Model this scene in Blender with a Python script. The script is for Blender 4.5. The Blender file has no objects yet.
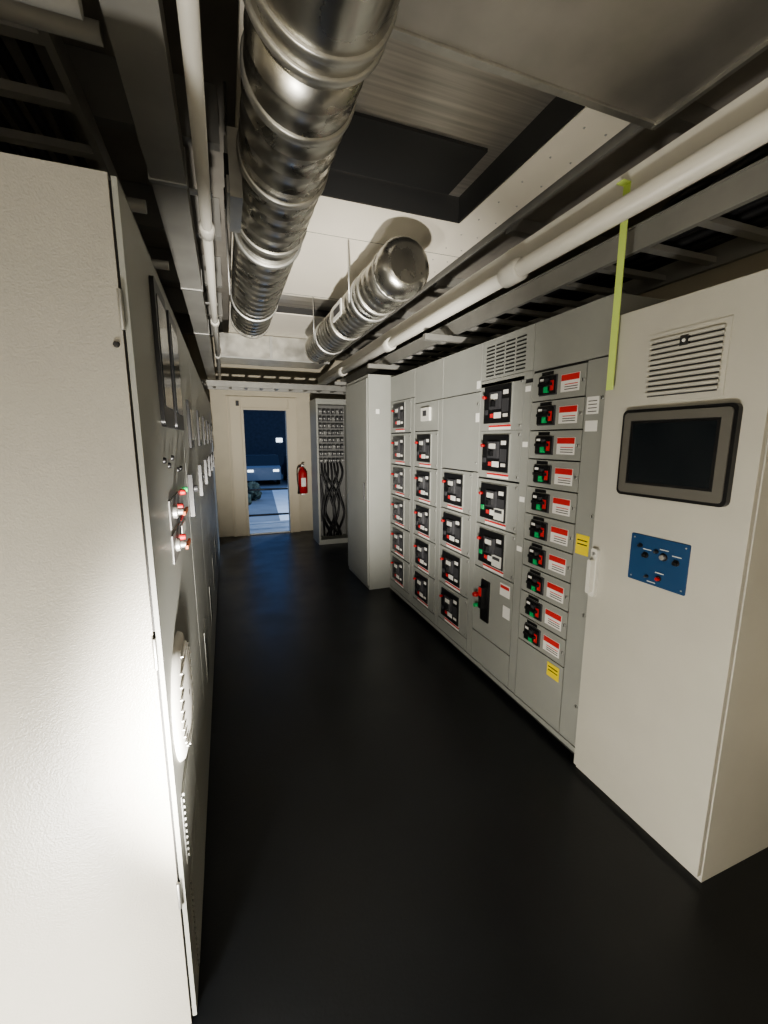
import bpy, bmesh, math, random
from mathutils import Vector, Matrix
random.seed(4)
D=bpy.data
# ------------------------------------------------------------------ materials
def mat(name,col,rough=.5,metal=0,bump=0,bscale=200,var=0,vscale=5,emit=None,estr=1,spec=.5,aniso=None,rvar=0,coat=0):
    m=D.materials.new(name); m.use_nodes=True
    nt=m.node_tree; b=nt.nodes['Principled BSDF']
    b.inputs['Base Color'].default_value=(*col,1)
    b.inputs['Roughness'].default_value=rough
    b.inputs['Metallic'].default_value=metal
    b.inputs['Specular IOR Level'].default_value=spec
    b.inputs['Coat Weight'].default_value=coat
    tc=nt.nodes.new('ShaderNodeTexCoord')
    if var or rvar:
        n=nt.nodes.new('ShaderNodeTexNoise'); n.inputs['Scale'].default_value=vscale; n.inputs['Detail'].default_value=5
        if aniso:
            mp=nt.nodes.new('ShaderNodeMapping'); mp.inputs['Scale'].default_value=aniso
            nt.links.new(tc.outputs['Object'],mp.inputs[0]); nt.links.new(mp.outputs[0],n.inputs['Vector'])
        else: nt.links.new(tc.outputs['Object'],n.inputs['Vector'])
        if var:
            r=nt.nodes.new('ShaderNodeMapRange'); r.inputs[1].default_value=.3; r.inputs[2].default_value=.7
            r.inputs[3].default_value=1-var; r.inputs[4].default_value=1+var
            nt.links.new(n.outputs[0],r.inputs[0])
            v=nt.nodes.new('ShaderNodeVectorMath'); v.operation='SCALE'; v.inputs[0].default_value=col
            nt.links.new(r.outputs[0],v.inputs['Scale']); nt.links.new(v.outputs[0],b.inputs['Base Color'])
        if rvar:
            r=nt.nodes.new('ShaderNodeMapRange'); r.inputs[1].default_value=.3; r.inputs[2].default_value=.7
            r.inputs[3].default_value=max(.02,rough-rvar); r.inputs[4].default_value=rough+rvar
            nt.links.new(n.outputs[0],r.inputs[0]); nt.links.new(r.outputs[0],b.inputs['Roughness'])
    if bump:
        n=nt.nodes.new('ShaderNodeTexNoise'); n.inputs['Scale'].default_value=bscale; n.inputs['Detail'].default_value=2
        nt.links.new(tc.outputs['Object'],n.inputs['Vector'])
        bp=nt.nodes.new('ShaderNodeBump'); bp.inputs['Strength'].default_value=bump; bp.inputs['Distance'].default_value=.002
        nt.links.new(n.outputs[0],bp.inputs['Height']); nt.links.new(bp.outputs[0],b.inputs['Normal'])
    if emit:
        b.inputs['Emission Color'].default_value=(*emit,1); b.inputs['Emission Strength'].default_value=estr
    return m
M={}
M['cream']=mat('paint_cabinet_cream',(.50,.485,.43),.42,bump=.25,bscale=260,var=.03)
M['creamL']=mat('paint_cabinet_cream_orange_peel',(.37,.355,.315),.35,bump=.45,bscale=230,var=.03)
M['grey']=mat('paint_cabinet_grey',(.31,.315,.29),.42,bump=.2,bscale=300,var=.03)
M['greyd']=mat('paint_grey_recess',(.16,.16,.155),.5)
M['seam']=mat('seam_dark',(.03,.03,.03),.6)
M['black']=mat('black_plastic',(.012,.012,.013),.35)
M['dgrey']=mat('dark_grey_plastic',(.06,.06,.065),.4)
M['bezel']=mat('hmi_bezel',(.13,.125,.11),.4)
M['screen']=mat('screen_glass',(.010,.013,.016),.15,spec=.5)
M['white']=mat('white_label',(.8,.79,.75),.5)
M['wplas']=mat('white_plastic',(.66,.65,.60),.4)
M['dome']=mat('fan_cover_plastic',(.58,.57,.53),.6)
M['red']=mat('red_label',(.60,.04,.04),.5)
M['redp']=mat('red_paint',(.42,.02,.02),.5)
M['orange']=mat('orange_lever',(.42,.10,.02),.5)
M['green']=mat('green_indicator',(.03,.40,.13),.45)
M['yellow']=mat('yellow_label',(.85,.68,.05),.5)
M['blue']=mat('blue_panel',(.015,.06,.15),.5,var=.05)
M['galv']=mat('galvanised_steel',(.54,.53,.49),.40,.85,var=.15,vscale=9,rvar=.08)
M['duct']=mat('spiral_duct_steel',(.52,.505,.46),.29,.97,var=.14,vscale=7,rvar=.08)
M['sheet']=mat('galvanised_sheet',(.43,.41,.37),.37,.65,var=.28,vscale=2.2,rvar=.14)
M['brushed']=mat('brushed_sheet',(.50,.47,.42),.36,.7,var=.2,vscale=10,aniso=(.15,5,1))
M['steel']=mat('zinc_steel',(.5,.5,.48),.45,.8)
M['strut']=mat('strut_grey',(.30,.295,.275),.45,.3,var=.1)
M['cond']=mat('conduit_painted',(.68,.66,.60),.4)
M['soffit']=mat('ceiling_white',(.84,.79,.69),.6,var=.03,vscale=3)
M['roof']=mat('roof_grey',(.31,.29,.26),.7,var=.1)
M['wall']=mat('wall_cream',(.56,.51,.40),.6,var=.04)
M['door']=mat('door_frame_cream',(.58,.52,.40),.5)
M['floor']=mat('floor_rubber_black',(.013,.015,.018),.36,bump=.3,bscale=90,var=.2,vscale=3,rvar=.06,spec=.5)
M['tape']=mat('neon_tape',(.62,.78,.22),.6)
M['cable']=mat('cable_black',(.012,.012,.014),.5)
M['conc']=mat('outside_concrete',(.20,.21,.22),.8,var=.2,vscale=1)
M['plat']=mat('platform_concrete',(.30,.31,.32),.6,var=.2,vscale=3)
M['path']=mat('outside_path_pale',(.66,.65,.62),.8,var=.08,vscale=2)
M['leaf']=mat('bush_leaves',(.07,.085,.06),.8,var=.5,vscale=6)
M['bldg']=mat('building_dark',(.04,.045,.055),.8,var=.2)
M['carp']=mat('car_paint_grey',(.16,.18,.2),.3,coat=.5)
M['win']=mat('lit_window',(.1,.1,.1),.5,emit=(.8,.9,1),estr=2.5)
# ------------------------------------------------------------------ builder
class B:
    def __init__(s): s.bm=bmesh.new(); s.mats=[]
    def mi(s,k):
        if k not in s.mats: s.mats.append(k)
        return s.mats.index(k)
    def box(s,x0,x1,y0,y1,z0,z1,m):
        x0,x1=sorted((x0,x1)); y0,y1=sorted((y0,y1)); z0,z1=sorted((z0,z1))
        v=[s.bm.verts.new(c) for c in [(x0,y0,z0),(x1,y0,z0),(x1,y1,z0),(x0,y1,z0),(x0,y0,z1),(x1,y0,z1),(x1,y1,z1),(x0,y1,z1)]]
        i=s.mi(m)
        for f in [(0,3,2,1),(4,5,6,7),(0,1,5,4),(1,2,6,5),(2,3,7,6),(3,0,4,7)]:
            s.bm.faces.new([v[a] for a in f]).material_index=i
    def rev(s,p0,d,prof,m,seg=32,cap=True):
        d=Vector(d).normalized(); p0=Vector(p0)
        a=d.orthogonal().normalized(); b=d.cross(a); i=s.mi(m); rings=[]
        for t,r in prof:
            rings.append([s.bm.verts.new(p0+d*t+(a*math.cos(2*math.pi*k/seg)+b*math.sin(2*math.pi*k/seg))*r) for k in range(seg)])
        for q in range(len(rings)-1):
            for k in range(seg):
                f=s.bm.faces.new([rings[q][k],rings[q][(k+1)%seg],rings[q+1][(k+1)%seg],rings[q+1][k]])
                f.material_index=i; f.smooth=True
        if cap:
            for rg,fl in ((rings[0],1),(rings[-1],0)):
                f=s.bm.faces.new(rg[::-1] if fl else rg); f.material_index=i
    def cyl(s,p0,p1,r,m,seg=16,r2=None):
        p0=Vector(p0);p1=Vector(p1); L=(p1-p0).length
        s.rev(p0,p1-p0,[(0,r),(L,r if r2 is None else r2)],m,seg)
    def tube(s,pts,r,m,seg=8):
        pts=[Vector(p) for p in pts]
        out=[]
        P=[pts[0]]+pts+[pts[-1]]
        for k in range(1,len(P)-2):
            for t in range(6):
                t/=6; p0,p1,p2,p3=P[k-1:k+3]
                out.append(.5*((2*p1)+(p2-p0)*t+(2*p0-5*p1+4*p2-p3)*t*t+(3*p1-p0-3*p2+p3)*t**3))
        out.append(pts[-1]); i=s.mi(m); rings=[]; a=None
        for k,p in enumerate(out):
            d=(out[min(k+1,len(out)-1)]-out[max(k-1,0)]).normalized()
            a=d.orthogonal().normalized() if a is None else (a-d*a.dot(d)).normalized()
            b=d.cross(a)
            rings.append([s.bm.verts.new(p+(a*math.cos(2*math.pi*j/seg)+b*math.sin(2*math.pi*j/seg))*r) for j in range(seg)])
        for q in range(len(rings)-1):
            for k in range(seg):
                f=s.bm.faces.new([rings[q][k],rings[q][(k+1)%seg],rings[q+1][(k+1)%seg],rings[q+1][k]]); f.material_index=i; f.smooth=True
        s.bm.faces.new(rings[0][::-1]).material_index=i; s.bm.faces.new(rings[-1]).material_index=i
    def plate(s,x0,x1,y0,y1,z0,z1,r,m,n=6):
        i=s.mi(m); pts=[]
        for cy,cz,a0 in ((y1-r,z1-r,0),(y0+r,z1-r,90),(y0+r,z0+r,180),(y1-r,z0+r,270)):
            for k in range(n+1):
                a=math.radians(a0+90*k/n); pts.append((cy+r*math.cos(a),cz+r*math.sin(a)))
        A=[s.bm.verts.new((x0,y,z)) for y,z in pts]; C=[s.bm.verts.new((x1,y,z)) for y,z in pts]; N=len(pts)
        s.bm.faces.new(A).material_index=i; s.bm.faces.new(C[::-1]).material_index=i
        for k in range(N): s.bm.faces.new([A[k],C[k],C[(k+1)%N],A[(k+1)%N]]).material_index=i
    def done(s,name,bevel=0):
        bmesh.ops.recalc_face_normals(s.bm,faces=s.bm.faces)
        me=D.meshes.new(name); s.bm.to_mesh(me); s.bm.free()
        for k in s.mats: me.materials.append(M[k])
        o=D.objects.new(name,me); bpy.context.scene.collection.objects.link(o)
        if bevel:
            md=o.modifiers.new('bevel','BEVEL'); md.width=bevel; md.segments=2; md.limit_method='ANGLE'; md.angle_limit=math.radians(50)
        return o
def simple(name,*a,bevel=0):
    b=B(); b.box(*a); return b.done(name,bevel)
XL,XR,YB,YF=-1.15,2.55,-1.6,7.65
ZR=3.3
# ------------------------------------------------------------------ room
simple('floor',XL-.1,XR+.1,YB-.1,YF+.1,-.1,0,'floor')
simple('wall_left',XL-.1,XL,YB,YF,0,ZR,'wall')
simple('wall_right',XR,XR+.1,YB,YF,0,ZR,'wall')
simple('wall_back',XL-.1,XR+.1,YB-.1,YB,0,ZR,'wall')
b=B()
dx0,dx1,dz=.315,1.02,2.19
b.box(XL-.1,dx0,YF,YF+.1,0,ZR,'wall'); b.box(dx1,XR+.1,YF,YF+.1,0,ZR,'wall'); b.box(dx0,dx1,YF,YF+.1,dz,ZR,'wall')
b.done('wall_far')
simple('ceiling',XL-.1,XR+.1,YB-.1,YF+.1,ZR,ZR+.1,'roof')
b=B(); z0,z1=2.96,3.0
sx0,sx1=.12,1.66
b.box(sx0,.53,1.46,6.2,z0,z1,'soffit'); b.box(1.42,sx1,1.46,6.2,z0,z1,'soffit')
b.box(.53,1.42,1.46,1.51,z0,z1,'soffit'); b.box(.53,1.42,2.49,4.15,z0,z1,'soffit'); b.box(.53,1.42,4.75,6.2,z0,z1,'soffit')
b.box(sx0,sx1,4.1,4.104,z0-.002,z0,'greyd'); b.box(sx0,sx1,2.9,2.903,z0-.002,z0,'greyd')
b.box(sx1+.03,XR-.005,-1.4,7.4,3.02,3.05,'roof')
for yy in [1.6+.2*i for i in range(22)]:
    for xx in (.16,1.62,1.5): b.rev((xx,yy,z0-.004),(0,0,1),[(0,.003),(.004,.006)],'steel',8)
b.done('ceiling_soffit')
b=B()
b.box(.5,.53,1.48,2.52,z1,3.12,'seam'); b.box(1.405,1.418,1.515,2.485,z0+.003,3.12,'seam'); b.box(.53,1.42,1.48,1.51,z1,3.12,'seam'); b.box(.535,1.415,2.475,2.488,z0+.003,3.12,'seam')
b.box(.5,1.45,1.48,2.52,3.1,3.14,'brushed')
b.box(.585,1.32,2.05,2.45,3.085,3.101,'seam')
b.box(.50,.535,1.5,2.5,z0-.006,z0,'steel')
b.done('ceiling_air_return_plenum')
b=B(); b.box(.53,1.42,4.15,4.75,3.03,3.06,'brushed'); b.box(.53,1.42,4.15,4.17,2.97,3.05,'seam'); b.box(.53,1.42,4.73,4.75,2.97,3.05,'seam'); b.box(1.40,1.42,4.17,4.73,2.97,3.05,'seam'); b.done('ceiling_air_return_plenum')
b=B(); b.box(.52,1.68,YB+.1,1.42,2.90,3.25,'sheet')
b.box(.51,1.69,1.40,1.43,2.89,2.90,'galv'); b.box(1.67,1.69,-1.4,1.42,2.885,2.93,'galv'); b.box(.52,1.68,.3,.33,2.885,2.9,'galv')
b.done('rectangular_air_duct',.002)
b=B()
for y in (-.6,.4,1.4,2.4,3.4,4.4,5.4,6.4):
    b.box(1.74,XR-.005,y,y+.06,2.94,3.018,'strut')
    b.box(XL+.005,.06,y,y+.06,3.05,3.295,'strut')
b.box(1.69,1.705,-1.4,7.4,2.94,3.29,'strut')
b.done('roof_beams')
# ------------------------------------------------------------------ far door
b=B()
b.box(.05,.27,YF-.05,YF-.002,0,2.38,'door'); b.box(1.06,1.2,YF-.05,YF-.002,0,2.38,'door'); b.box(.27,1.06,YF-.05,YF-.002,2.2,2.38,'door')
b.box(.07,.1,YF-.065,YF-.05,0,2.36,'wall'); b.box(.27,.315,YF-.07,YF-.002,0,2.2,'door'); b.box(1.02,1.06,YF-.07,YF-.002,0,2.2,'door'); b.box(.315,1.02,YF-.07,YF-.002,2.16,2.2,'door')
b.box(.32,1.015,YF-.04,YF-.002,.001,.03,'steel')
b.box(.2,.25,YF-.09,YF-.05,2.22,2.30,'black')
b.done('door_1',.004)
b=B()
b.box(-.6,2.0,YF+.12,9.0,-.10,-.03,'plat')
for z in (.13,.66): b.cyl((-.6,8.9,z),(2.0,8.9,z),.022,'black',10)
for x in (-.6,2.0): b.cyl((x,8.9,-.05),(x,8.9,.70),.025,'steel',10)
for x in (-.5,1.9):
    b.box(x-.05,x+.05,8.8,8.9,-.75,-.05,'strut'); b.box(x-.05,x+.05,7.8,7.9,-.75,-.05,'strut')
b.done('entry_platform_railing')
simple('ground',-30,40,YF+.11,60,-.85,-.75,'conc')
b=B(); i=b.mi('path')
vs=[b.bm.verts.new(c) for c in [(1.2,9.6,-.745),(2.6,9.6,-.745),(3.6,21,-.74),(2.0,21,-.74)]]; b.bm.faces.new(vs).material_index=i
b.done('concrete_path')
def bush(x,y,z,r):
    b=B(); i=b.mi('leaf')
    for k in range(9):
        c=Vector((x+random.uniform(-r,r)*.8,y+random.uniform(-r,r)*.5,z+random.uniform(0,r)*.6)); rr=r*random.uniform(.35,.55)
        r_=bmesh.ops.create_icosphere(b.bm,subdivisions=3,radius=rr,matrix=Matrix.Translation(c))
        for v in r_['verts']: v.co+= (v.co-c).normalized()*random.uniform(-.25,.25)*rr
    b.done('garden_bush')
bush(.55,17.5,-.55,.55); bush(.1,14.5,-.6,.5)
b=B(); b.box(-8,14,32,36,-.75,4.2,'bldg')
for x in (-1,3.5,5.2): b.box(x,x+.45,31.95,32,1.5,1.8,'win')
b.box(-8.2,14.2,31.7,36,4.2,4.5,'conc')
b.done('neighbouring_building')
def car(x,y,m):
    b=B(); prof=[(-.0,-.45),(4.4,-.45),(4.45,.1),(3.9,.22),(3.2,.3),(2.5,.82),(1.1,.84),(.4,.3),(.0,.22)]
    i=b.mi(m); A=[b.bm.verts.new((x,y+p,z)) for p,z in prof]; C=[b.bm.verts.new((x+1.8,y+p,z)) for p,z in prof]
    b.bm.faces.new(A).material_index=i; b.bm.faces.new(C[::-1]).material_index=i
    for k in range(len(prof)):
        f=b.bm.faces.new([A[k],C[k],C[(k+1)%9],A[(k+1)%9]]); f.material_index=b.mi('screen') if k in (4,6) else i
    for xx in (x-.02,x+1.64):
        for yy in (y+.9,y+3.5): b.cyl((xx,yy,-.45),(xx+.18,yy,-.45),.31,'black',18)
    for xx in (x+.1,x+1.4): b.box(xx,xx+.3,y-.02,y+.0,.0,.12,'win')
    b.done('parked_car',.03)
car(.9,23,'carp'); car(3.2,22.5,'bldg')
# ------------------------------------------------------------------ motor control center
PX=1.62
b=B()
ys=[1.475,1.98,2.49,3.02,3.55,4.15]
TOP=2.29
b.box(PX+.014,2.2,ys[0],ys[-1],.05,TOP,'grey'); b.box(PX+.03,2.2,ys[0],ys[-1],0,.05,'seam')
b.box(PX-.004,PX+.014,ys[0],ys[-1],.045,.075,'grey')
g=.0035
def panel(y0,y1,z0,z1,m='grey',x=PX): b.box(x,x+.016,y0+g,y1-g,z0+g,z1-g,m)
def latch(y,z): b.rev((PX-.004,y,z),(1,0,0),[(0,.008),(.004,.010)],'steel',12); b.box(PX-.005,PX-.0038,y-.0015,y+.0015,z-.007,z+.007,'seam')
for k in range(5):
    y0,y1=ys[k],ys[k+1]
    b.box(PX+.0135,PX+.0145,y0-.003,y0+.003,.05,TOP,'seam')
    b.box(PX+.0138,PX+.0142,y0+.004,y1-.004,.055,TOP-.005,'seam')
def small_unit(y0,y1,z0,z1,yc,yl):
    panel(y0,y1,z0,z1); zc=(z0+z1)/2
    b.box(PX-.006,PX,yc-.062,yc+.066,zc-.052,zc+.048,'dgrey')
    b.box(PX-.016,PX-.006,yc-.055,yc+.06,zc-.046,zc+.042,'black')
    b.box(PX-.024,PX-.016,yc-.02,yc+.005,zc-.03,zc+.03,'dgrey')
    b.box(PX-.04,PX-.018,yc-.045,yc+.04,zc-.006,zc+.008,'black')
    b.box(PX-.018,PX-.0155,yc-.053,yc-.028,zc-.03,zc+.02,'red')
    b.box(PX-.026,PX-.0155,yc-.02,yc+.010,zc-.040,zc-.010,'green')
    b.box(PX-.018,PX-.0155,yc+.022,yc+.05,zc+.02,zc+.034,'white')
    b.box(PX-.002,PX,yl-.06,yl+.062,zc-.046,zc+.04,'white')
    b.box(PX-.003,PX,yl-.058,yl+.06,zc+.008,zc+.038,'red')
    for q in range(3): b.box(PX-.003,PX,yl-.05,yl+.035,zc-.012-q*.012,zc-.008-q*.012,'red' if q==0 else 'dgrey')
    b.box(PX-.003,PX,yc-.03,yc+.055,zc+.052,zc+.069,'black')
    latch(y0+.02,zc)
a,c=ys[0],ys[1]; w=a+.125
panel(a,c,2.03,TOP)
for i in range(10):
    zc=1.945-.156*i; small_unit(w,c,zc-.078,zc+.078,1.85,1.70)
panel(w,c,.075,.463); panel(a,w,.075,2.03)
for z in (.3,.8,1.3,1.85): latch(a+.025,z)
b.box(PX-.002,PX,a+.04,a+.11,1.78,1.86,'white')
for q in range(4): b.box(PX-.003,PX,a+.05,a+.1,1.79+q*.016,1.794+q*.016,'dgrey')
b.box(PX-.002,PX,a+.04,a+.11,1.70,1.75,'white')
b.box(PX-.002,PX,a+.03,a+.11,1.10,1.20,'yellow'); b.box(PX-.003,PX,a+.04,a+.10,1.17,1.175,'black'); b.box(PX-.003,PX,a+.04,a+.10,1.15,1.155,'black')
b.box(PX-.002,PX,w+.03,w+.12,.36,.44,'yellow'); b.box(PX-.003,PX,w+.04,w+.11,.415,.42,'black'); b.box(PX-.003,PX,w+.04,w+.11,.395,.4,'black')
def big_unit(y0,y1,z0,z1,style=0,s=1.0):
    panel(y0,y1,z0,z1); zc=(z0+z1)/2+.01; yc=(y0+y1)/2+.02*s; hw=.135*s; hh=.115
    b.box(PX-.006,PX,yc-hw-.006,yc+hw+.006,zc-hh-.006,zc+hh+.006,'grey')
    b.box(PX-.014,PX-.006,yc-hw,yc+hw,zc-hh,zc+hh,'black')
    b.box(PX-.030,PX-.014,yc-.05,yc+.055,zc-.03,zc+.075,'dgrey')
    b.box(PX-.034,PX-.030,yc-.03,yc+.035,zc+.03,zc+.062,'wplas')
    b.box(PX-.055,PX-.030,yc-.012,yc+.014,zc-.015,zc+.018,'black')
    b.box(PX-.017,PX-.014,yc-hw+.012,yc-.06,zc-.05,zc+.03,'dgrey')
    b.box(PX-.018,PX-.014,yc-hw+.02,yc-.07,zc+.055,zc+.08,'white')
    for q in range(4): b.box(PX-.018,PX-.014,yc-hw+.018+.012*q,yc-hw+.024+.012*q,zc-.08,zc-.06,'wplas')
    b.box(PX-.017,PX-.014,yc-.05,yc+.02,zc-.085,zc-.05,'white'); b.box(PX-.018,PX-.014,yc+.03,yc+.06,zc-.08,zc-.055,'red')
    b.rev((PX-.04,yc+hw-.022,zc+.05),(1,0,0),[(0,.010),(.01,.012),(.026,.009)],'redp' if style<2 else 'steel',14)
    b.box(PX-.02,PX-.014,yc+hw-.045,yc+hw-.015,zc-.06,zc-.03,'green' if style else 'dgrey')
    b.box(PX-.002,PX,yc-hw,yc+.09,z0+.010,zc-hh-.010,'white'); b.box(PX-.003,PX,yc-hw,yc+.09,z0+.026,z0+.038,'red')
    for z in (z0+.03,z1-.03): latch(y0+.02,z)
    if style==1:
        b.box(PX-.02,PX-.014,yc-hw+.01,yc-.03,zc-hh+.01,zc-.03,'wplas'); b.box(PX-.022,PX-.02,yc-hw+.02,yc-.04,zc-.06,zc-.04,'dgrey')
a,c=ys[1],ys[2]; w=a+.07
panel(a,w,.075,1.98); panel(a,c,1.98+.06,TOP)
b.box(PX,PX+.016,a+g,c-g,2.0,2.04,'grey')
for q in range(9):
    for t in range(4): b.box(PX-.003,PX,a+.07+t*.1,a+.07+t*.1+.082,2.06+q*.022,2.068+q*.022,'seam')
for zc,st in ((1.87,0),(1.565,0),(1.25,1),(.94,1)): big_unit(w,c,zc-.155,zc+.155,st)
for z in (1.0,1.3,1.62,1.93): b.box(PX-.002,PX,a+.012,a+.055,z,z+.03,'white')
panel(w,c,.3,.785); panel(w,c,.075,.3)
yc,zc=2.33,.55
b.box(PX-.012,PX,yc-.04,yc+.05,zc-.13,zc+.16,'black'); b.box(PX-.05,PX-.012,yc-.015,yc+.02,zc-.03,zc+.12,'black'); b.box(PX-.055,PX-.05,yc-.013,yc+.018,zc+.06,zc+.12,'red')
b.box(PX-.016,PX-.012,yc+.0,yc+.035,zc-.02,zc+.0,'green'); b.rev((PX-.05,yc+.085,zc+.04),(1,0,0),[(0,.014),(.02,.02),(.05,.016)],'redp',16); b.rev((PX-.04,yc+.085,zc-.04),(1,0,0),[(0,.014),(.04,.016)],'green',16)
b.box(PX-.002,PX,w+.03,w+.13,zc+.12,zc+.2,'white'); b.box(PX-.003,PX,w+.035,w+.125,zc+.17,zc+.19,'red')
b.box(PX-.002,PX,w+.02,w+.09,zc-.02,zc+.06,'white')
a,c=ys[2],ys[3]; w=a+.07
panel(a,w,.075,1.44); panel(a,c,1.44,1.98); panel(a,c,1.98,TOP)
for z in (1.5,1.9): latch(a+.03,z)
for zc in (1.28,.965,.65,.335): big_unit(w,c,zc-.157,zc+.157,0)
panel(w,c,.075,.178)
b.box(PX-.002,PX,a+.01,a+.05,1.78,1.84,'white'); b.box(PX-.002,PX,a+.01,a+.05,2.0,2.05,'white')
a,c=ys[3],ys[4]; w=a+.07
panel(a,w,.075,1.98); panel(a,c,1.98,TOP); panel(w,c,1.735,1.98)
b.box(PX-.02,PX,a+.2,a+.36,1.82,1.93,'wplas'); b.box(PX-.022,PX-.02,a+.25,a+.32,1.86,1.905,'dgrey')
for zc in (1.577,1.262,.947,.632,.317): big_unit(w,c,zc-.157,zc+.157,0,.95)
panel(w,c,.075,.16)
a,c=ys[4],ys[5]; w=a+.08
panel(a,w,.075,1.98+.06); panel(a,c,2.04,TOP)
for zc in (1.885,1.57,1.255,.94,.625,.31): big_unit(w,c,zc-.155,zc+.155,0,1.0)
panel(w,c,.075,.155)
b.done('motor_control_center')
# ------------------------------------------------------------------ tall cabinet
b=B(); b.box(1.42,2.25,4.27,5.12,.0,2.33,'grey'); b.box(1.405,1.42,4.29,5.10,.05,2.29,'grey')
b.box(1.39,1.405,4.36,4.375,1.0,1.2,'black'); b.box(1.5,1.54,4.262,4.27,1.93,1.98,'white')
b.done('transformer_cabinet',.004)
b=B(); b.box(1.78,2.3,5.16,6.44,0,2.2,'cream'); b.box(1.765,1.78,5.18,5.78,.05,2.17,'cream'); b.box(1.765,1.78,5.8,6.4,.05,2.17,'cream'); b.box(1.75,1.765,5.7,5.72,1.0,1.2,'black'); b.done('electrical_cabinet',.004)
b=B(); cy=6.5; q0=.07
b.box(1.25+q0,1.28+q0,cy,7.0,0,2.28,'grey'); b.box(1.77+q0,2.3,cy,7.0,0,2.28,'grey'); b.box(1.28+q0,1.77+q0,6.8,7.0,0,2.28,'greyd'); b.box(1.28+q0,1.77+q0,cy,6.96,2.2,2.28,'grey'); b.box(1.28+q0,1.77+q0,cy,6.8,0,.08,'grey')
for r_ in range(8):
    z=2.1-r_*.11
    b.box(1.30+q0,1.75+q0,6.74,6.76,z-.006,z+.006,'steel')
    for c_ in range(6):
        x=1.325+q0+c_*.07
        b.box(x,x+.045,6.68,6.74,z-.035,z+.03,'dgrey' if (r_*5+c_)%4 else 'greyd'); b.rev((x+.022,6.67,z),(0,1,0),[(0,.009),(.02,.010)],'wplas' if (r_+c_)%2 else 'steel',8)
for k in range(8):
    x=1.38+k*.05; e=1.41+((k*3)%8)*.042
    b.tube([(x,6.70,1.30),(x+random.uniform(-.02,.02),6.62,1.1),(e,6.58+.02*(k%3),.75),(e+.06*math.sin(k*1.7),6.56,.45),(1.45+.04*k,6.7,.1)],.017,'cable')
b.box(1.37,1.44,6.66,6.74,.35,1.1,'dgrey')
b.done('open_cable_cabinet')
b=B(); ex,ey=1.255,7.5
b.rev((ex,ey,.72),(0,0,1),[(0,.06),(.01,.08),(.36,.08),(.41,.055),(.44,.025),(.47,.022)],'redp',24)
b.box(ex-.02,ex+.02,ey-.02,ey+.02,1.19,1.23,'steel'); b.box(ex-.015,ex+.015,ey-.11,ey+.01,1.23,1.245,'black'); b.box(ex-.015,ex+.015,ey-.09,ey+.01,1.19,1.2,'black')
b.tube([(ex-.02,ey,1.21),(ex-.09,ey-.02,1.17),(ex-.10,ey-.03,1.0),(ex-.085,ey-.04,.82)],.011,'black'); b.cyl((ex-.085,ey-.04,.84),(ex-.085,ey-.04,.72),.012,'black',10,.022)
b.box(ex-.04,ex+.04,ey-.083,ey-.07,.85,1.0,'white'); b.box(ex-.03,ex+.03,ey+.07,YF-.001,.74,1.2,'redp'); b.box(ex-.035,ex+.035,ey-.0,YF-.001,.69,.72,'steel')
b.done('fire_extinguisher')
# ------------------------------------------------------------------ near control cabinet (right)
CX=1.575
b=B(); y0,y1=.83,1.448
b.box(CX+.022,2.2,y0,y1,.0,2.18,'cream')
b.box(CX,CX+.019,y0+.004,y1-.004,.03,2.172,'cream'); b.box(CX+.018,CX+.024,y0+.008,y1-.008,.04,2.16,'seam')
b.box(CX-.004,CX,.965,1.26,1.805,2.06,'cream')
for q in range(11):
    z=1.825+q*.0195
    b.box(CX-.0055,CX-.004,.985,1.24,z,z+.005,'dgrey'); b.box(CX-.014,CX-.004,.98,1.245,z+.006,z+.016,'cream')
b.box(CX-.016,CX-.004,1.095,1.125,1.995,2.03,'seam'); b.rev((CX-.02,1.11,2.012),(1,0,0),[(0,.005),(.006,.007)],'white',12)
b.plate(CX-.022,CX,.90,1.325,1.435,1.78,.022,'black'); b.plate(CX-.027,CX-.022,.912,1.313,1.447,1.768,.016,'bezel')
b.box(CX-.0285,CX-.027,.955,1.27,1.495,1.725,'screen'); b.box(CX-.0282,CX-.027,.945,1.28,1.485,1.735,'black')
b.plate(CX-.004,CX,1.005,1.245,1.085,1.28,.006,'blue')
def btn(y,z,m,r=.011):
    b.rev((CX-.02,y,z),(1,0,0),[(0,r*.8),(.004,r),(.016,r)],m,16); b.rev((CX-.008,y,z),(1,0,0),[(0,r*1.4),(.006,r*1.4)],'steel' if m=='white' else 'black',16)
btn(1.20,1.235,'black',.006); btn(1.175,1.2,'black',.009); btn(1.10,1.21,'steel',.011); btn(1.13,1.225,'dgrey',.006); btn(1.05,1.2,'black',.009); btn(1.11,1.12,'redp',.008); btn(1.16,1.115,'dgrey',.005)
for y in (1.02,1.23):
    for z in (1.10,1.265): b.rev((CX-.006,y,z),(1,0,0),[(0,.003),(.003,.004)],'steel',8)
for (y,z) in ((1.17,1.222),(1.10,1.236),(1.05,1.222),(1.11,1.14),(1.14,1.095)): b.box(CX-.005,CX-.004,y-.018,y+.018,z,z+.004,'wplas')
b.plate(CX-.02,CX,1.395,1.43,.94,1.17,.012,'wplas'); b.plate(CX-.045,CX-.02,1.402,1.423,.96,1.12,.008,'wplas'); b.rev((CX-.026,1.412,1.145),(1,0,0),[(0,.008),(.006,.009)],'steel',12)
b.done('control_cabinet',.003)
b=B(); b.box(1.548,1.552,1.385,1.418,1.87,2.66,'tape'); b.box(1.51,1.552,1.385,1.418,2.655,2.66,'tape'); b.done('hanging_marking_tape')
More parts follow.
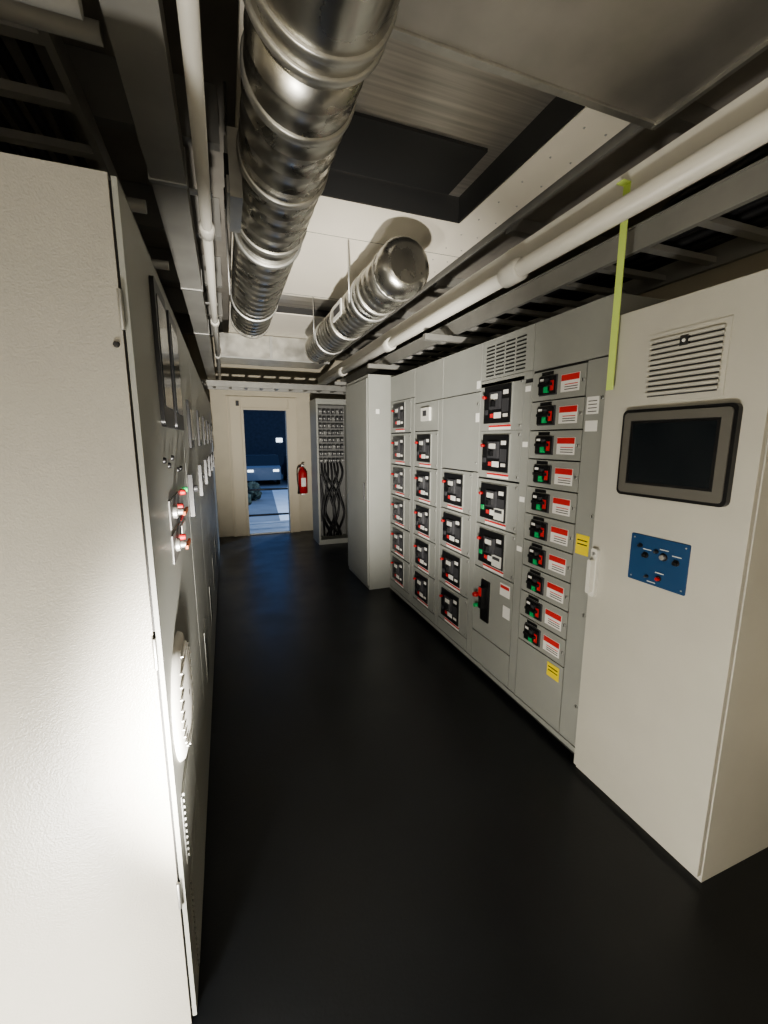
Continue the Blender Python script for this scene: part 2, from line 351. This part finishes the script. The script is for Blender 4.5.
# ------------------------------------------------------------------ left cabinets
LX=-.174
b=B(); y0=1.078
segs=[(1.078,2.1),(2.1,2.9),(2.9,3.7),(3.7,4.5),(4.5,5.3),(5.3,6.1),(6.1,6.9)]
for n,(a,c) in enumerate(segs):
    H=2.19
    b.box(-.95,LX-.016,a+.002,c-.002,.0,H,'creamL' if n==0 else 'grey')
    b.box(LX-.018,LX-.010,a+.01,c-.01,.03,H-.01,'seam')
    b.box(LX-.011,LX,a+.004,c-.004,.02,H-.004,'grey')
for z in (1.93,1.15,.45): b.cyl((LX-.014,y0-.004,z-.04),(LX-.014,y0-.004,z+.04),.005,'steel',10)
b.rev((LX-.03,y0-.004,1.86),(0,1,0),[(0,.005),(.004,.007)],'seam',10)
for n,(ya,yb) in enumerate(((1.42,1.68),(1.76,2.04))):
    b.plate(LX,LX+.012,ya,yb,1.70,2.12,.02,'black'); b.plate(LX+.012,LX+.014,ya+.03,yb-.03,1.76,2.08,.01,'screen')
for z in (1.43,1.32):
    b.box(LX,LX+.004,1.42,1.68,z-.045,z+.045,'greyd')
    b.rev((LX,1.5,z),(1,0,0),[(0,.022),(.015,.022),(.017,.012),(.035,.011)],'steel',20); b.box(LX+.035,LX+.043,1.45,1.56,z-.006,z+.006,'orange'); b.rev((LX,1.62,z),(1,0,0),[(0,.012),(.022,.010)],'redp',14)
b.box(LX,LX+.003,1.72,1.84,1.36,1.40,'red'); b.box(LX,LX+.003,1.72,1.86,1.30,1.34,'wplas')
b.rev((LX,1.8,1.46),(1,0,0),[(0,.012),(.018,.010)],'redp',14); b.rev((LX,1.9,1.46),(1,0,0),[(0,.012),(.018,.010)],'green',14)
for y,z in ((1.4,1.6),(1.5,1.58),(1.6,1.6),(1.85,1.55),(1.75,1.55)): b.rev((LX,y,z),(1,0,0),[(0,.010),(.008,.008)],'black',12)
b.rev((LX,1.31,.90),(1,0,0),[(0,.185),(.010,.18),(.018,.15),(.024,.10),(.026,.01)],'dome',40,cap=False)
for k in range(11):
    z=.76+.028*k; hw=math.sqrt(max(.0,.15**2-(z-.90)**2)); b.box(LX+.013,LX+.024,1.31-hw,1.31+hw,z,z+.004,'dome')
for (ya,yb,za,zb) in ((1.15,1.48,.46,.68),(1.15,1.52,.07,.40)):
    b.box(LX,LX+.002,ya,yb,za,zb,'grey')
    n_=int((zb-za)/.02)
    for q in range(n_): b.box(LX+.002,LX+.007,ya+.015,yb-.015,za+.01+q*.02,za+.019+q*.02,'grey'); b.box(LX+.002,LX+.003,ya+.015,yb-.015,za+.003+q*.02,za+.009+q*.02,'seam')
for n,(a,c) in enumerate(segs[1:]):
    m=(a+c)/2
    b.box(LX,LX+.012,m-.1,m+.1,1.62,1.86,'black'); b.box(LX+.012,LX+.014,m-.08,m+.08,1.66,1.82,'screen')
    b.box(LX,LX+.02,a+.06,a+.1,1.3,1.5,'black'); b.rev((LX,m,1.4),(1,0,0),[(0,.02),(.02,.018)],'dgrey',14)
    b.box(LX,LX+.003,m-.1,m+.12,.3,.6,'grey')
    for q in range(8): b.box(LX+.003,LX+.004,m-.08,m+.1,.32+.03*q,.33+.03*q,'seam')
b.done('switchgear_lineup',.002)
# ------------------------------------------------------------------ ducts
def duct(b,x,z,ya,yb,r,pitch=.1,h=.0025):
    prof=[]; t=0; L=yb-ya
    while t<L-.001:
        prof+= [(t,r),(min(t+pitch-.010,L),r)]
        if t+pitch<L: prof+=[(t+pitch-.0075,r+h),(t+pitch-.0025,r+h)]
        t+=pitch
    prof.append((L,r))
    b.rev((x,ya,z),(0,1,0),prof,'duct',48)
def band(b,x,z,y,w,r,m='galv'): b.rev((x,y,z),(0,1,0),[(0,r-.004),(0,r+.004),(.004,r+.008),(w-.004,r+.008),(w,r+.004),(w,r-.004)],m,48,cap=False)
b=B(); x,z,R=.265,2.685,.158
b.rev((x,-1.2,z),(0,1,0),[(0,.17),(2.36,.17),(2.40,R)],'duct',48)
for y in (.3,.75,1.08,1.14): band(b,x,z,y,.025,.17)
duct(b,x,z,1.19,3.95,R)
for y in (1.38,1.75,2.2): band(b,x,z,y,.035,R)
b.rev((x,3.95,z),(0,1,0),[(0,R+.007),(.03,R+.007),(.04,R-.01)],'galv',48)
b.box(x-R-.035,x-R+.01,1.83,2.12,z-.13,z+.1,'galv'); b.box(x-R-.045,x-R-.035,1.85,2.1,z-.11,z+.08,'strut')
for y in (1.86,2.09): b.box(x-R-.05,x-R-.035,y-.012,y+.012,z-.05,z+.02,'black')
for y in (.9,2.35,3.4):
    rr=R+.003 if y>1.2 else .17
    band(b,x,z,y,.03,rr,'steel')
    for s in (-1,1): b.cyl((x+s*(rr+.01),y+.015,z),(x+s*(rr+.01),y+.015,2.958 if (s>0 and y>1.46) else 3.29),.005,'steel',8)
b.done('spiral_air_duct')
b=B(); x,z,r=1.0,2.62,.148
b.rev((x,2.30,z),(0,1,0),[(0,.105),(.02,.135),(.05,r+.006),(.16,r+.006),(.165,r)],'duct',20)
duct(b,x,z,2.46,4.7,r,.09); band(b,x,z,2.75,.03,r); band(b,x,z,3.5,.03,r); band(b,x,z,2.44,.03,r)
for y in (2.9,4.1):
    band(b,x,z,y,.03,r+.002,'steel')
    for s in (-1,1): b.cyl((x+s*(r+.015),y+.015,z-.05),(x+s*(r+.015),y+.015,2.958),.005,'steel',8)
b.box(x-r-.010,x-r-.003,3.15,3.4,z-.06,z+.05,'white'); b.box(x-r-.012,x-r-.010,3.18,3.37,z-.03,z+.02,'dgrey')
b.done('spiral_air_duct')
b=B(); b.box(-.05,1.35,5.75,6.35,2.68,2.95,'galv'); b.box(-.05,1.37,5.74,5.77,2.66,2.68,'steel'); b.box(.6,.63,5.735,5.76,2.66,2.95,'steel'); b.done('rectangular_air_duct')
b=B()
for y in (6.5,6.9): b.box(-1.1,2.5,y,y+.03,2.40,2.48,'strut')
for k in range(16): b.box(-1.0+.22*k,-.96+.22*k,6.53,6.9,2.41,2.44,'strut')
for x in (-.4,1.9): b.cyl((x,6.7,2.42),(x,6.7,3.29),.006,'steel',8)
b.done('cable_ladder')
b=B(); x,z=1.47,2.525
b.cyl((x,-.9,z),(x,7.4,z),.04,'cond',24)
for y in (.2,1.93,3.74,5.4): b.rev((x,y,z),(0,1,0),[(0,.046),(.01,.056),(.13,.056),(.14,.046)],'cond',24)
b.done('electrical_conduit')
b=B(); b.box(1.55,1.58,-.9,7.4,2.62,2.70,'cond'); b.box(1.55,1.62,-.9,7.4,2.70,2.705,'cond'); b.done('strut_channel')
b=B()
for y in (2.9,4.2,5.6):
    b.box(1.40,2.5,y,y+.04,2.38,2.42,'strut'); b.cyl((2.3,y+.02,2.4),(2.3,y+.02,3.02),.005,'steel',8)
b.done('strut_trapeze_hangers')
b=B(); zt=2.44
for xx in (1.66,2.14): b.box(xx,xx+.025,-.8,6.3,zt,zt+.10,'strut'); b.box(xx-.01,xx+.035,-.8,6.3,zt+.095,zt+.10,'strut')
for k in range(30): b.box(1.685,2.14,-.7+.235*k,-.66+.235*k,zt+.015,zt+.04,'strut')
b.done('cable_ladder')
b=B()
for k in range(9):
    xx=1.74+.042*k
    pts=[(xx+random.uniform(-.015,.015),-.7+j*.7,zt+.06+random.uniform(0,.03)) for j in range(10)]
    b.tube(pts,.018,'cable')
for k in range(4):
    y=.4+.25*k
    b.tube([(2.45,y,3.0),(2.40,y+.1,2.95),(2.2,y+.2,2.8),(1.95,y+.3,2.72),(1.85+.04*k,y+.7,2.6),(1.8+.04*k,y+1.4,2.56)],.02,'cable')
b.done('power_cable_bundle')
b=B(); b.box(-.20,-.08,-.8,7.4,2.60,2.72,'strut')
for y in (.7,1.9,3.1,4.3): b.box(-.205,-.075,y,y+.02,2.595,2.725,'steel')
for y in (.5,2.0,3.5,5.0): b.cyl((-.135,y,2.72),(-.135,y,3.29),.006,'steel',8)
b.done('cable_wireway')
b=B(); x,z=-.02,2.62
b.cyl((x,-.8,z),(x,7.4,z),.024,'cond',20)
for y in (.9,2.25,3.9,5.4): b.rev((x,y,z),(0,1,0),[(0,.026),(.01,.034),(.08,.034),(.09,.026)],'cond',20)
for y in (.6,2.0,3.5): b.box(x-.055,x+.03,y+.03,y+.06,z+.024,z+.034,'steel')
b.done('electrical_conduit')
b=B()
for k,(y,z) in enumerate(((1.15,2.52),(1.35,2.62),(1.9,2.5),(2.6,2.55))): b.cyl((XL+.002,y,z),(-.22,y,z),.022,'strut',14)
b.done('electrical_conduit')
b=B()
for xx in (-1.0,-.42): b.box(xx,xx+.025,.2,6.9,2.78,2.87,'strut')
for k in range(24): b.box(-.98,-.42,.3+.27*k,.34+.27*k,2.79,2.82,'strut')
for k in range(7): b.tube([(-.93+.07*k+random.uniform(-.01,.01),.2+j*.8,2.84+random.uniform(0,.02)) for j in range(9)],.022,'cable')
b.done('cable_ladder')
# ------------------------------------------------------------------ lights
def light(name,t,loc,e,col,size=.1,rot=None,target=None,**k):
    l=D.lights.new(name,t); l.energy=e; l.color=col
    if t=='AREA': l.size=size
    else: l.shadow_soft_size=size
    for a_,v in k.items(): setattr(l,a_,v)
    o=D.objects.new(name,l); o.location=loc; bpy.context.scene.collection.objects.link(o)
    if target is not None: o.rotation_euler=(Vector(target)-Vector(loc)).to_track_quat('-Z','Y').to_euler()
    return o
light('work_light','POINT',(-.60,.24,.20),140,(1,.965,.89),.09)
light('far_end_fill_spot','SPOT',(-.05,.1,.5),1450,(1,.955,.87),.05,target=(1.1,5.4,2.6),spot_size=math.radians(62),spot_blend=1)  # added spot that lifts the far end of the corridor, not a real lamp
light('soft_fill','AREA',(-.2,-1.2,1.9),7,(1,.96,.9),.9,target=(.6,3,1.5))
light('outdoor_fill','POINT',(4,12,4),1500,(.62,.77,1),.3)  # unseen light added to brighten the ground outside the door
w=D.worlds.new('World'); bpy.context.scene.world=w; w.use_nodes=True
w.node_tree.nodes['Background'].inputs[0].default_value=(.08,.16,.36,1); w.node_tree.nodes['Background'].inputs[1].default_value=2.0
try: bpy.context.scene.view_settings.look='AgX - Medium High Contrast'
except Exception as e: print(e)
# ------------------------------------------------------------------ camera
c=D.cameras.new('camera'); c.sensor_fit='VERTICAL'; c.sensor_height=36; c.lens=420*36/1024; c.clip_start=.02
o=D.objects.new('camera',c); o.location=(0,0,1.66); o.rotation_euler=(math.radians(90-9.73),0,math.radians(-20.46))
bpy.context.scene.collection.objects.link(o); bpy.context.scene.camera=o
